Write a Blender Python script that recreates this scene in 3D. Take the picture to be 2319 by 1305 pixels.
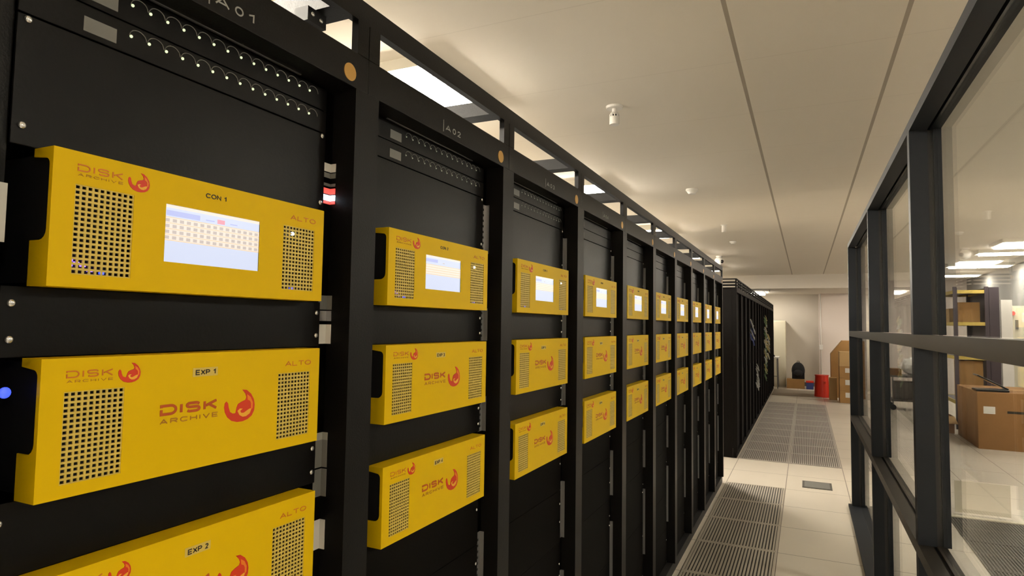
import bpy, bmesh, math, random
from mathutils import Matrix, Vector
random.seed(7)
for o in list(bpy.data.objects): bpy.data.objects.remove(o, do_unlink=True)
SC = bpy.context.scene
COL = SC.collection

# ------------------------------------------------------------------ camera
cd = bpy.data.cameras.new('camera'); cam = bpy.data.objects.new('camera', cd); COL.objects.link(cam)
cd.sensor_width = 36.0; cd.lens = 1413.786/2319*36.0; cd.clip_start = 0.02; cd.clip_end = 100
R_ = Vector((0.90506976, 0.42501746, 0.0144534)); U_ = Vector((0.01161222, -0.05867381, 0.99820967)); F_ = Vector((-0.42510457, 0.90328154, 0.05803929))
cam.matrix_world = Matrix(((R_.x, U_.x, -F_.x, 0), (R_.y, U_.y, -F_.y, 0), (R_.z, U_.z, -F_.z, 1.469), (0, 0, 0, 1)))
SC.camera = cam
# ------------------------------------------------------------------ world and exposure
w = bpy.data.worlds.new('world'); SC.world = w; w.use_nodes = True
w.node_tree.nodes['Background'].inputs[0].default_value = (1, .85, .7, 1)
w.node_tree.nodes['Background'].inputs[1].default_value = 0.02
vs = SC.view_settings
vs.view_transform = 'Standard'; vs.look = 'None'; vs.exposure = 0.0; vs.gamma = 1; vs.use_curve_mapping = False
LAMP_COL = (1.0, 0.92, 0.78)
P_LEFT, P_RIGHT = 125.0, 62.0     # lamp radiance of the two ceiling lamp rows

# ------------------------------------------------------------------ materials
M = {}
def mat(name, col, rough=.6, metal=0, spec=.5, emit=None, es=0, bump=0, bscale=40, var=0, coat=0):
    m = bpy.data.materials.new(name); m.use_nodes = True
    nt = m.node_tree; b = nt.nodes['Principled BSDF']
    b.inputs['Base Color'].default_value = (*col, 1); b.inputs['Roughness'].default_value = rough
    b.inputs['Metallic'].default_value = metal; b.inputs['Specular IOR Level'].default_value = spec
    b.inputs['Coat Weight'].default_value = coat
    if emit: b.inputs['Emission Color'].default_value = (*emit, 1); b.inputs['Emission Strength'].default_value = es
    if bump or var:
        tc = nt.nodes.new('ShaderNodeTexCoord'); n = nt.nodes.new('ShaderNodeTexNoise'); n.inputs['Scale'].default_value = bscale; n.inputs['Detail'].default_value = 4
        nt.links.new(tc.outputs['Object'], n.inputs['Vector'])
        if var:
            mx = nt.nodes.new('ShaderNodeMix'); mx.data_type = 'RGBA'
            mx.inputs[6].default_value = (*[c*(1-var) for c in col], 1); mx.inputs[7].default_value = (*[min(1, c*(1+var)) for c in col], 1)
            nt.links.new(n.outputs['Fac'], mx.inputs[0]); nt.links.new(mx.outputs[2], b.inputs['Base Color'])
        if bump:
            bp = nt.nodes.new('ShaderNodeBump'); bp.inputs['Strength'].default_value = bump; bp.inputs['Distance'].default_value = .002
            nt.links.new(n.outputs['Fac'], bp.inputs['Height']); nt.links.new(bp.outputs['Normal'], b.inputs['Normal'])
    M[name] = m; return m
mat('rack_black', (.0042, .0036, .0032), .42, spec=.20, bump=.15, bscale=300)
mat('panel_black', (.0038, .0033, .0030), .36, spec=.18, bump=.1, bscale=200)
mat('matt_black', (.0035, .0028, .0022), .75, spec=.08)
mat('cabinet_black', (.0045, .0034, .003), .6, spec=.12, bump=.1, bscale=200)
mat('strip_grey', (.20, .20, .205), .5, metal=.2)
mat('deep_black', (.006, .006, .007), .6)
mat('steel', (.42, .42, .43), .35, metal=.9)
mat('bolt', (.75, .74, .72), .25, metal=.8)
mat('yellow', (.72, .475, .001), .45, spec=.12, bump=.04, bscale=120)
mat('vent_yellow', (.62, .46, .09), .45, metal=.1)
mat('logo_red', (.62, .035, .004), .45)
mat('logo_orange', (.80, .21, .01), .45)
mat('logo_text', (.46, .075, .004), .45)
mat('logo_faint', (.42, .17, .006), .5)
mat('tape', (.66, .49, .10), .4)
mat('logo_alto', (.60, .17, .006), .45)
mat('logo_pale', (.82, .42, .03), .45)
mat('ink', (.025, .018, .01), .5)
mat('rack_print', (.30, .31, .30), .5)
mat('gold', (.62, .36, .10), .35, metal=.5)
mat('label_grey', (.17, .17, .16), .45)
mat('label_white', (.72, .70, .66), .5)
mat('led_green', (.8, .9, .7), .4, emit=(.85, 1, .6), es=.75)
mat('led_blue', (.1, .15, .9), .4, emit=(.04, .08, 1), es=1.6)
mat('led_dim', (.3, .3, .28), .4, emit=(.8, 1, .7), es=.12)
mat('led_violet', (.3, .2, .9), .4, emit=(.32, .16, 1), es=2.2)
mat('led_white', (.8, .9, 1), .4, emit=(.7, .85, 1), es=5)
mat('led_red', (.9, .1, .08), .4, emit=(1, .10, .08), es=.8)
mat('screen_blue', (.02, .02, .02), .25, emit=(.74, .80, 1.0), es=.92)
mat('screen_bar', (.02, .02, .02), .25, emit=(.55, .60, .98), es=.9)
mat('screen_cream', (.02, .02, .02), .25, emit=(1.0, .86, .74), es=.95)
mat('screen_line', (.02, .02, .02), .25, emit=(1.0, .70, .42), es=.95)
mat('screen_cell', (.02, .02, .02), .25, emit=(.78, .66, .60), es=.8)
mat('screen_red', (.02, .02, .02), .25, emit=(1, .40, .50), es=.9)
mat('wall_paint', (.66, .61, .54), .8, bump=.1, bscale=60, var=.03)
mat('wall_pink', (.70, .62, .57), .8, var=.03, bscale=3)
mat('wall_grey', (.30, .29, .28), .75, var=.04, bscale=3)
mat('frame_grey', (.014, .016, .020), .5, spec=.16, bump=.08, bscale=200)
mat('frame_rail', (.024, .020, .016), .42, spec=.22)
mat('gasket', (.008, .008, .008), .5)
mat('cream_metal', (.72, .67, .52), .45, var=.02, bscale=4)
mat('white_plastic', (.78, .76, .72), .4)
mat('cardboard', (.42, .235, .085), .85, var=.10, bscale=9)
mat('cardboard_dark', (.27, .135, .045), .85, var=.10, bscale=7)
mat('cardboard_pale', (.55, .36, .16), .85, var=.08, bscale=7)
mat('red_plastic', (.72, .035, .015), .4)
mat('fabric_black', (.012, .012, .013), .9, bump=.3, bscale=150)
mat('fabric_blue', (.05, .07, .25), .8)
mat('cable_white', (.34, .34, .31), .5)
mat('cable_green', (.10, .17, .07), .5)
mat('cable_yellow', (.34, .27, .09), .5)
mat('cable_blue', (.03, .05, .20), .5)
mat('shelf_yellow', (.62, .46, .10), .5)
mat('shelf_dark', (.05, .035, .045), .5)
mat('bin_grey', (.16, .15, .14), .5)
mat('mat_beige', (.33, .28, .22), .9, bump=.4, bscale=150)
mat('lens_black', (.01, .01, .01), .15)
mat('louvre', (.80, .78, .70), .35)
mat('lamp_left', (1, 1, 1), .5, emit=LAMP_COL, es=P_LEFT)
mat('lamp_right', (1, 1, 1), .5, emit=LAMP_COL, es=P_RIGHT)
mat('lamp_end', (1, 1, 1), .5, emit=LAMP_COL, es=30)
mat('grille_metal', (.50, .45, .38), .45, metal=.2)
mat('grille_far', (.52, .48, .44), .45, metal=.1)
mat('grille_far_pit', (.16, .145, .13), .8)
mat('grille_grey', (.09, .085, .075), .5, metal=.2)
mat('grille_pit', (.06, .056, .05), .8)

def glass(name, tint, refl):
    m = bpy.data.materials.new(name); m.use_nodes = True; nt = m.node_tree
    for n in list(nt.nodes): nt.nodes.remove(n)
    out = nt.nodes.new('ShaderNodeOutputMaterial'); mix = nt.nodes.new('ShaderNodeMixShader')
    t = nt.nodes.new('ShaderNodeBsdfTransparent'); t.inputs[0].default_value = (*tint, 1)
    g = nt.nodes.new('ShaderNodeBsdfGlossy'); g.inputs['Roughness'].default_value = .015; g.inputs[0].default_value = (.95, .95, .95, 1)
    lw = nt.nodes.new('ShaderNodeLayerWeight'); lw.inputs['Blend'].default_value = .5
    pw = nt.nodes.new('ShaderNodeMath'); pw.operation = 'POWER'; pw.inputs[1].default_value = 5
    mu = nt.nodes.new('ShaderNodeMath'); mu.operation = 'MULTIPLY_ADD'; mu.inputs[1].default_value = .9*refl; mu.inputs[2].default_value = .035*refl
    nt.links.new(lw.outputs['Facing'], pw.inputs[0]); nt.links.new(pw.outputs[0], mu.inputs[0]); nt.links.new(mu.outputs[0], mix.inputs[0])
    nt.links.new(t.outputs[0], mix.inputs[1]); nt.links.new(g.outputs[0], mix.inputs[2]); nt.links.new(mix.outputs[0], out.inputs[0])
    M[name] = m
glass('glass', (.96, .97, .96), .8)
def reflection_film_mat():
    m = bpy.data.materials.new('reflection_film'); m.use_nodes = True; nt = m.node_tree
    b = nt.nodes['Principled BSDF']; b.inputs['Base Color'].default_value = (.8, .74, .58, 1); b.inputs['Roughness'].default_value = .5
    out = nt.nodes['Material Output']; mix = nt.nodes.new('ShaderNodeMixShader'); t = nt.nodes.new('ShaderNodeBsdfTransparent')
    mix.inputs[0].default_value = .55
    nt.links.new(t.outputs[0], mix.inputs[1]); nt.links.new(b.outputs[0], mix.inputs[2]); nt.links.new(mix.outputs[0], out.inputs[0]); M['reflection_film'] = m
reflection_film_mat()

def seams(name, col, line, xs, period_y, off_y, wx, wy, rough, nscale=2.0, var=.05, two=False):
    """painted/laid surface with joints: lines at given x positions (object space) and every period_y along y"""
    m = bpy.data.materials.new(name); m.use_nodes = True; nt = m.node_tree; b = nt.nodes['Principled BSDF']; b.inputs['Roughness'].default_value = rough
    tc = nt.nodes.new('ShaderNodeTexCoord'); sp = nt.nodes.new('ShaderNodeSeparateXYZ'); nt.links.new(tc.outputs['Object'], sp.inputs[0])
    def mth(op, a, b_=None, c=None):
        n = nt.nodes.new('ShaderNodeMath'); n.operation = op
        for i, v in enumerate((a, b_, c)):
            if v is None: continue
            if isinstance(v, (int, float)): n.inputs[i].default_value = v
            else: nt.links.new(v, n.inputs[i])
        return n.outputs[0]
    fac = None
    px, x0 = xs
    fx = mth('PINGPONG', mth('SUBTRACT', sp.outputs[0], x0), px/2)
    lx = mth('LESS_THAN', fx, wx/2)
    fy = mth('PINGPONG', mth('SUBTRACT', sp.outputs[1], off_y), period_y/2)
    ly = mth('LESS_THAN', fy, wy/2)
    if two:   # only the two wide joints over the aisle are open; the rest are filled and barely show
        inside = mth('MULTIPLY', mth('GREATER_THAN', sp.outputs[0], x0-.1), mth('LESS_THAN', sp.outputs[0], x0+px+.1))
        lx = mth('MULTIPLY', lx, inside); ly = mth('MULTIPLY', ly, .35)
    fac = mth('MAXIMUM', lx, ly)
    n = nt.nodes.new('ShaderNodeTexNoise'); n.inputs['Scale'].default_value = nscale; n.inputs['Detail'].default_value = 5; nt.links.new(tc.outputs['Object'], n.inputs['Vector'])
    m1 = nt.nodes.new('ShaderNodeMix'); m1.data_type = 'RGBA'; m1.inputs[6].default_value = (*[c*(1-var) for c in col], 1); m1.inputs[7].default_value = (*[c*(1+var) for c in col], 1)
    nt.links.new(n.outputs['Fac'], m1.inputs[0])
    m2 = nt.nodes.new('ShaderNodeMix'); m2.data_type = 'RGBA'; m2.inputs[7].default_value = (*line, 1)
    nt.links.new(fac, m2.inputs[0]); nt.links.new(m1.outputs[2], m2.inputs[6]); nt.links.new(m2.outputs[2], b.inputs['Base Color'])
    M[name] = m
seams('floor_tiles', (.66, .60, .51), (.16, .13, .10), (.515, -.185), .6, 4.535-.6*20, .006, .006, .32)
seams('ceiling_panels', (.82, .77, .68), (.40, .35, .29), (.615, -.257), .742, 2.13-.742*10, .017, .0025, .75, 1.2, .03, True)

# ------------------------------------------------------------------ builders
class MB:
    def __init__(s): s.v = []; s.f = []; s.m = []; s.mats = []
    def mi(s, n):
        if n not in s.mats: s.mats.append(n)
        return s.mats.index(n)
    def faces(s, vs_, fs, m):
        k = len(s.v); s.v += [tuple(v) for v in vs_]; i = s.mi(m)
        for f in fs: s.f.append([k+j for j in f]); s.m.append(i)
        return s
    def box(s, x0, x1, y0, y1, z0, z1, m):
        if x0 > x1: x0, x1 = x1, x0
        v = [(x0, y0, z0), (x1, y0, z0), (x1, y1, z0), (x0, y1, z0), (x0, y0, z1), (x1, y0, z1), (x1, y1, z1), (x0, y1, z1)]
        return s.faces(v, [(0, 3, 2, 1), (4, 5, 6, 7), (0, 1, 5, 4), (1, 2, 6, 5), (2, 3, 7, 6), (3, 0, 4, 7)], m)
    def prism(s, pts, d0, d1, m, axis='x'):
        """polygon pts in the plane perpendicular to axis, extruded from d0 to d1"""
        def P(a, b, d): return {'x': (d, a, b), 'y': (a, d, b), 'z': (a, b, d)}[axis]
        n = len(pts); v = [P(a, b, d0) for a, b in pts]+[P(a, b, d1) for a, b in pts]
        fs = [tuple(range(n))[::-1], tuple(range(n, 2*n))]+[(i, (i+1) % n, n+(i+1) % n, n+i) for i in range(n)]
        return s.faces(v, fs, m)
    def disc(s, cx, cy, r, d0, d1, m, axis='z', n=24, r1=None):
        r1 = r if r1 is None else r1
        def P(a, b, d): return {'x': (d, a, b), 'y': (a, d, b), 'z': (a, b, d)}[axis]
        a = [2*math.pi*i/n for i in range(n)]
        v = [P(cx+r*math.cos(t), cy+r*math.sin(t), d0) for t in a]+[P(cx+r1*math.cos(t), cy+r1*math.sin(t), d1) for t in a]
        fs = [tuple(range(n))[::-1], tuple(range(n, 2*n))]+[(i, (i+1) % n, n+(i+1) % n, n+i) for i in range(n)]
        return s.faces(v, fs, m)
    def tube(s, pts, r, m, n=6):
        pts = [Vector(p) for p in pts]; k = len(s.v); i_ = s.mi(m)
        for j, p in enumerate(pts):
            d = (pts[min(j+1, len(pts)-1)]-pts[max(j-1, 0)]).normalized()
            a = d.cross(Vector((0, 0, 1)) if abs(d.z) < .9 else Vector((1, 0, 0))).normalized(); b = d.cross(a)
            for t in range(n):
                th = 2*math.pi*t/n; s.v.append(tuple(p+a*r*math.cos(th)+b*r*math.sin(th)))
        for j in range(len(pts)-1):
            for t in range(n):
                s.f.append([k+j*n+t, k+j*n+(t+1) % n, k+(j+1)*n+(t+1) % n, k+(j+1)*n+t]); s.m.append(i_)
        s.f.append([k+t for t in range(n)][::-1]); s.m.append(i_)
        s.f.append([k+(len(pts)-1)*n+t for t in range(n)]); s.m.append(i_)
        return s
    def sphere(s, c, r, m, sz=1.0, nu=16, nv=8, v0=0.0, v1=1.0, sx=1.0, sy=1.0):
        k = len(s.v); i_ = s.mi(m)
        for j in range(nv+1):
            th = math.pi*(v0+(v1-v0)*j/nv)
            for t in range(nu):
                ph = 2*math.pi*t/nu; s.v.append((c[0]+sx*r*math.sin(th)*math.cos(ph), c[1]+sy*r*math.sin(th)*math.sin(ph), c[2]+sz*r*math.cos(th)))
        for j in range(nv):
            for t in range(nu):
                s.f.append([k+j*nu+t, k+(j+1)*nu+t, k+(j+1)*nu+(t+1) % nu, k+j*nu+(t+1) % nu]); s.m.append(i_)
        return s
    def mesh(s, name, smooth=False, bevel=0):
        me = bpy.data.meshes.new(name); me.from_pydata(s.v, [], s.f)
        for n in s.mats: me.materials.append(M[n])
        me.polygons.foreach_set('material_index', s.m); me.update()
        bm = bmesh.new(); bm.from_mesh(me)
        if smooth: bmesh.ops.remove_doubles(bm, verts=bm.verts, dist=1e-6)
        bmesh.ops.recalc_face_normals(bm, faces=bm.faces)
        if bevel:
            es = [e for e in bm.edges if len(e.link_faces) == 2 and e.calc_face_angle(0) > .6]
            bmesh.ops.bevel(bm, geom=es, offset=bevel, segments=2, affect='EDGES', profile=.6)
        bm.to_mesh(me); bm.free()
        if smooth:
            for p in me.polygons: p.use_smooth = True
        return me
    def build(s, name, parent=None, loc=None, smooth=False, bevel=0):
        o = bpy.data.objects.new(name, s.mesh(name, smooth, bevel)); COL.objects.link(o)
        if parent is not None: o.parent = parent
        if loc is not None: o.location = loc
        return o

def part(name, me, parent, loc=(0, 0, 0)):
    o = bpy.data.objects.new(name, me); COL.objects.link(o); o.parent = parent; o.location = loc; return o
def tag(o, label, cat, group=None, kind=None):
    o['label'] = label; o['category'] = cat
    if group: o['group'] = group
    if kind: o['kind'] = kind
    return o
def thing(name, label, cat, loc=(0, 0, 0), group=None, rz=0):
    o = bpy.data.objects.new(name, None); o.empty_display_size = .05; COL.objects.link(o); o.location = loc; o.rotation_euler.z = rz
    return tag(o, label, cat, group)
def struct(o): o['kind'] = 'structure'; return o
def copy_tree(o, parent=None):
    c = o.copy(); COL.objects.link(c)
    if parent is not None: c.parent = parent
    for ch in [x for x in KIDS.get(o.name, [])]: KIDS.setdefault(c.name, []).append(copy_tree(ch, c))
    return c
KIDS = {}
def reg(root):
    for ch in root.children: KIDS.setdefault(root.name, []).append(ch); reg(ch)

# strokes of each letter in a box 0..1 wide, 0..1 high
def arcp(cx, cy, rx, ry, a0, a1, n=7): return [(cx+rx*math.cos(math.radians(a0+(a1-a0)*i/n)), cy+ry*math.sin(math.radians(a0+(a1-a0)*i/n))) for i in range(n+1)]
GL = {
 'A': (1.05, [[(0, 0), (.5, 1), (1, 0)], [(.22, .30), (.78, .30)]]),
 'R': (1.0, [[(0, 0), (0, 1)], [(0, 1), (.65, 1)]+arcp(.7, .72, .3, .28, 90, -90)+[(0, .44)], [(.55, .44), (1, 0)]]),
 'C': (1.05, [[(1, .90)]+arcp(.42, .5, .42, .5, 75, 285, 14)+[(1, .10)]]),
 'H': (1.0, [[(0, 0), (0, 1)], [(1, 0), (1, 1)], [(0, .5), (1, .5)]]),
 'I': (.0, [[(0, 0), (0, 1)]]),
 'V': (1.05, [[(0, 1), (.5, 0), (1, 1)]]),
 'E': (.9, [[(1, 1), (0, 1), (0, 0), (1, 0)], [(0, .5), (.9, .5)]]),
 'D': (1.1, [[(0, .56), (0, 0), (.62, 0)]+arcp(.62, .5, .38, .5, -90, 90, 12)+[(0, 1), (0, .78)]]),
 'd': (1.0, [[(0, 0), (.6, 0)]+arcp(.6, .5, .4, .5, -90, 90, 12)+[(0, 1), (0, 0)]]),
 'S': (1.05, [[(.97, .82)]+arcp(.70, .78, .24, .22, 40, 90, 4)+[(.3, 1)]+arcp(.27, .76, .25, .24, 90, 270, 8)+[(.7, .52)]+arcp(.73, .26, .25, .26, 90, -90, 8)+[(.3, 0)]+arcp(.30, .22, .27, .22, 270, 215, 4)]),
 'K': (1.0, [[(0, 0), (0, 1)], [(1, 1), (.12, .46)], [(.36, .60), (1, 0)]]),
 'L': (.85, [[(0, 1), (0, 0), (1, 0)]]),
 'T': (1.0, [[(0, 1), (1, 1)], [(.5, 1), (.5, 0)]]),
 'O': (1.15, [arcp(.5, .5, .5, .5, 90, 450, 24)]),
 'N': (.9, [[(0, 0), (0, 1), (1, 0), (1, 1)]]),
 'X': (.9, [[(0, 0), (1, 1)], [(0, 1), (1, 0)]]),
 'P': (.85, [[(0, 0), (0, 1), (.6, 1)]+arcp(.62, .73, .38, .27, 90, -90)+[(0, .46)]]),
 '0': (.62, [arcp(.5, .5, .5, .5, 90, 450, 20)]),
 '1': (.40, [[(0, .75), (1, 1), (1, 0)]]),
 '2': (.60, [[(0, .78)]+arcp(.5, .73, .48, .27, 165, -30, 10)+[(0, 0), (1, 0)]]),
 '3': (.60, [[(0, .84)]+arcp(.45, .76, .45, .24, 150, -90, 8)+[(.4, .52)]+arcp(.45, .26, .5, .26, 90, -150, 8)]),
 '4': (.62, [[(.78, 0), (.78, 1), (0, .28), (1, .28)]]),
 '5': (.60, [[(.92, 1), (.1, 1), (.05, .55), (.45, .62)]+arcp(.48, .31, .48, .31, 90, -150, 8)]),
 '6': (.60, [[(.85, .98), (.3, .8), (.03, .4)]+arcp(.5, .3, .47, .3, 180, 530, 14)]),
 '7': (.60, [[(0, 1), (1, 1), (.35, 0)]]),
 '8': (.60, [arcp(.5, .76, .42, .24, 270, 630, 12), arcp(.5, .26, .5, .26, 90, 450, 12)]),
 '9': (.60, [arcp(.5, .7, .47, .3, 0, 360, 14)+[(.97, .6), (.7, .2), (.15, .02)]]),
}
def text_mesh(name, txt, y0, y1, z0, z1, d, m, stroke=.16, gap=.32, wide=1.0):
    """lettering drawn in strokes on a plane that faces +x, filling y0..y1 and z0..z1, raised to x=d"""
    h = z1-z0; x = 0; items = []
    for ch in txt:
        if ch == ' ': x += .35*wide; continue
        wd, st = GL[ch]; wd *= wide; items.append((x, wd, st)); x += wd+gap*wide
    tot = x-gap*wide; sy = (y1-y0)/tot; hw = stroke*h/2; b = MB()
    for x0, wd, st in items:
        for pl in st:
            P = [Vector((y0+hw+(x0+u*wd)*sy*(1-2*hw/(y1-y0)), z0+hw+v*(h-2*hw))) for u, v in pl]
            Q = [P[0]]
            for p in P[1:]:
                if (p-Q[-1]).length > 1e-6: Q.append(p)
            closed = (Q[0]-Q[-1]).length < 1e-5
            L, Rr = [], []
            for i, p in enumerate(Q):
                if closed: pv, nx = (Q[i-1] if i else Q[-2]), (Q[i+1] if i < len(Q)-1 else Q[1])
                else: pv, nx = Q[max(i-1, 0)], Q[min(i+1, len(Q)-1)]
                d1 = (p-pv).normalized() if (p-pv).length > 1e-9 else (nx-p).normalized(); d2 = (nx-p).normalized() if (nx-p).length > 1e-9 else d1
                t_ = (d1+d2); t_ = t_.normalized() if t_.length > 1e-6 else d1
                n_ = Vector((-t_.y, t_.x)); k_ = min(2.0, 1/max(.35, n_.dot(Vector((-d1.y, d1.x)))))
                L.append(p+n_*hw*k_); Rr.append(p-n_*hw*k_)
            n = len(Q)
            v = [(d, q.x, q.y) for q in L]+[(d, q.x, q.y) for q in Rr]+[(d-.0004, q.x, q.y) for q in L]+[(d-.0004, q.x, q.y) for q in Rr]
            fs = []
            for i in range(n-1): fs += [(i, i+1, n+i+1, n+i), (2*n+i, 3*n+i, 3*n+i+1, 2*n+i+1), (i, 2*n+i, 2*n+i+1, i+1), (n+i, n+i+1, 3*n+i+1, 3*n+i)]
            fs += [(0, n, 3*n, 2*n), (n-1, 3*n-1, 4*n-1, 2*n-1)]
            b.faces(v, fs, m)
    return b.mesh(name)

# ------------------------------------------------------------------ the room
XL, XR, YB, YE, ZC = -4.2, 3.36, -3.0, 17.75, 2.65
struct(MB().box(XL, XR, YB, YE, -.10, 0, 'floor_tiles').build('floor'))
struct(MB().box(XL, XR, YB, YE, ZC, ZC+.1, 'ceiling_panels').build('ceiling'))
struct(MB().box(XL-.1, XL, YB, YE, 0, ZC, 'wall_paint').build('wall_left'))
struct(MB().box(XR, XR+.1, YB, YE, 0, ZC, 'wall_grey').build('wall_right'))
struct(MB().box(XL, XR, YB-.1, YB, 0, ZC, 'wall_paint').build('wall_back'))
struct(MB().box(XL, XR, YE, YE+.1, 0, ZC, 'wall_paint').build('wall_end'))
struct(MB().box(.30, XR, YE-.35, YE-.001, 0, ZC, 'wall_pink').build('wall_pier'))
# dropped soffit in front of the end wall
struct(MB().box(XL, 1.1, 15.0, YE, 2.345, ZC-.0005, 'wall_paint').build('trim_1'))
struct(MB().box(XL, .296, YE-.022, YE-.002, 0, .10, 'bin_grey').build('baseboard_end'))

# ------------------------------------------------------------------ ceiling lamps
def lamp_meshes(wx, wy, lm):
    fr = MB(); t = .022
    for a in ((-wx/2, wx/2, -wy/2, -wy/2+t), (-wx/2, wx/2, wy/2-t, wy/2), (-wx/2, -wx/2+t, -wy/2+t, wy/2-t), (wx/2-t, wx/2, -wy/2+t, wy/2-t)): fr.box(*a, -.05, 0, 'louvre')
    di = MB(); n = 2
    for i in range(n):
        x0 = -wx/2+t+.03+i*(wx-2*t-.03)/n; di.box(x0, x0+(wx-2*t-.03)/n-.03, -wy/2+t+.01, wy/2-t-.01, -.070, -.004, lm)
    lo = MB(); k = max(3, int(wy/.12))
    for i in range(1, k): y = -wy/2+i*wy/k; lo.box(-wx/2+t, wx/2-t, y-.003, y+.003, -.05, -.045, 'louvre')
    return fr.mesh('lamp_frame'), di.mesh('diffuser'), lo.mesh('louvre')
def lamps(spots, wx, wy, lm, cat_group, labels):
    ms = lamp_meshes(wx, wy, lm)
    for (x, y), lb in zip(spots, labels):
        t = thing('ceiling_light', lb, 'ceiling light', (x, y, ZC), cat_group)
        for n, me in zip(('lamp_frame', 'diffuser', 'louvre'), ms): part(n, me, t)
ORD = ['first', 'second', 'third', 'fourth', 'fifth', 'sixth', 'seventh', 'eighth', 'ninth', 'tenth', 'eleventh', 'twelfth', 'thirteenth', 'fourteenth', 'fifteenth', 'sixteenth']
ly = [2.57-2.52*2, 2.57-2.52, 2.57, 5.09, 7.61, 10.13, 12.65]
lamps([(-1.80, y) for y in ly], .62, .64, 'lamp_left', 'bright square ceiling lights behind the racks',
      ['square ceiling light behind the racks, further behind the camera', 'square ceiling light behind the racks, beside the camera',
       'large glaring square ceiling light seen through the frame on top of rack A02']+[ORD[i]+' lit square ceiling light away from the camera behind the rack row' for i in range(1, 5)])
ry = [-1.4, 1.1, 3.6, 6.1, 8.75, 11.2, 13.35, 15.5]  # the four nearest are out of view, added to light the yellow bezels and aisle
lamps([(2.76, y) for y in ry], .95, .30, 'lamp_right', 'long ceiling lights beyond the glass partition',
      ['long ceiling light beyond the glass, '+s for s in ('added out of view, farthest behind the camera', 'added out of view beside the camera', 'added out of view, nearest ahead of the camera', 'added out of view above the near side-room floor',
       'above the big carton', 'glowing above the yellow shelving', 'lit strip next behind the yellow shelving', 'farthest lit strip, near the end wall')])

# ------------------------------------------------------------------ rack row A
H = 2.0
def rack_proto():
    t = thing('server_rack', '-', 'server rack', (0, 0, 0))
    for y in (0, .567):
        p = MB().box(-.05, 0, y, y+.033, .06, 1.885, 'rack_black').box(-.052, -.05, y+.012, y+.021, .06, 1.885, 'deep_black'); p.build('front_post', t)
    MB().box(-.06, 0, 0, .6, 1.885, 1.95, 'rack_black').build('header', t, bevel=.002)
    MB().box(-.05, -.012, .0, .6, 0, .06, 'deep_black').build('plinth', t)
    for y in (.001, .597): MB().box(-1.0, -.052, y, y+.002, .06, 1.93, 'deep_black').build('side_panel', t)
    MB().box(-1.0, -.06, 0, .6, 1.93, 1.95, 'deep_black').build('top_panel', t)
    MB().box(-1.02, -1.0, 0, .6, .06, 1.95, 'deep_black').build('rear_door', t)
    for y0, y1 in ((.056, .066), (.546, .550)):
        MB().box(-.075, -.053, y0, y1, .06, 1.885, 'rack_black').build('mounting_rail', t)
    MB().box(-.075, -.060, .036, .056, .06, 1.885, 'deep_black').build('filler_panel', t)
    # overhead steel frame carried on the rack
    f = MB()
    f.box(-.016, 0, 0, .6, 2.012, 2.052, 'rack_black'); f.box(-.9, -.884, 0, .6, 2.012, 2.052, 'rack_black')
    f.box(-.052, -.016, .511, .56, 2.012, 2.050, 'rack_black')
    f.box(-.884, -.052, .511, .56, 2.012, 2.050, 'rack_black')
    f.build('overhead_frame', t)
    for y in (0.001, .568):
        MB().box(-.014, 0, y, y+.031, 1.95, 2.012, 'rack_black').build('upright', t)
        MB().box(-.898, -.884, y, y+.031, 1.95, 2.012, 'rack_black').build('upright', t)
    # round badge on the right end of the header
    MB().disc(.549, 1.908, .0155, 0, .0012, 'gold', 'x', 28).build('round_badge', t)
    return t
screw_me = MB().sphere((0, 0, 0), .0042, 'bolt', nu=10, nv=6, sx=.5).mesh('screw', smooth=True)
def blank_me(z0, z1):
    return MB().box(-.05, -.047, .066, .545, z0+.0006, z1-.0006, 'panel_black' if z0 > 1.1 else 'matt_black').mesh('blank_panel', bevel=.0008)  # lower panels get a duller black: shade low in the rack put into the material
SEG = [(1.655, 1.80, (1.795, 1.677)), (1.425, 1.503, (1.484, 1.445)), (1.192, 1.273, (1.252, 1.212)), (.905, 1.040, (.995,)), (.730, .905, (.860, .800)), (.470, .730, (.66, .62)), (.270, .470, (.40,)), (.062, .270, (.2,))]
blanks = [(blank_me(a, b), a, b, s) for a, b, s in SEG]
patch_me = MB().box(-.05, -.047, .066, .545, 0, .0405, 'panel_black').mesh('blanking_plate', bevel=.0008)
def rack_fill(t):
    for me, a, b, s in blanks:
        p = part('blank_panel', me, t)
        for z in s:
            for y in (.076, .536): part('screw', screw_me, p, (-.046, y, z))
    MB().box(-.049, -.045, .12, .48, 1.8835, 1.8850, 'steel').build('trim_strip', t)
proto = rack_proto(); rack_fill(proto)
# perforated steel strips between the panels and the right-hand post
def strip(z0, z1, m='steel', holes=True):
    b = MB().box(-.0520, -.0512, .5460, .5665, z0, z1, m).box(-.0512, -.0400, .5655, .5666, z0, z1, m)
    if holes:
        z = z0+.01
        while z < z1-.008: b.box(-.0512, -.0508, .5500, .5570, z, z+.006, 'deep_black'); z += .0148
    return b
reg(proto)
racks = []
RN = ['A01', 'A02', 'A03', 'A04']
rack_lab = ['open black server rack marked A01, nearest the camera with green-lit strips', 'open black server rack marked A02 under the glaring ceiling light',
            'open black server rack marked A03, third from the camera', 'open black server rack marked A04, fourth from the camera',
            'black server rack with yellow units, fifth from the camera', 'black server rack with yellow units, sixth from the camera',
            'black server rack with yellow units, seventh from the camera', 'black server rack with yellow units, eighth from the camera',
            'black server rack with yellow units, ninth from the camera', 'last black server rack with yellow units before the floor gap']
for i in range(10):
    t = proto if i == 0 else copy_tree(proto)
    t.location = (-.72, .299+.6*i, 0); t['label'] = rack_lab[i]; t['category'] = 'server rack'; t['group'] = 'server racks holding the yellow disk arrays'
    racks.append(t)
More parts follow.
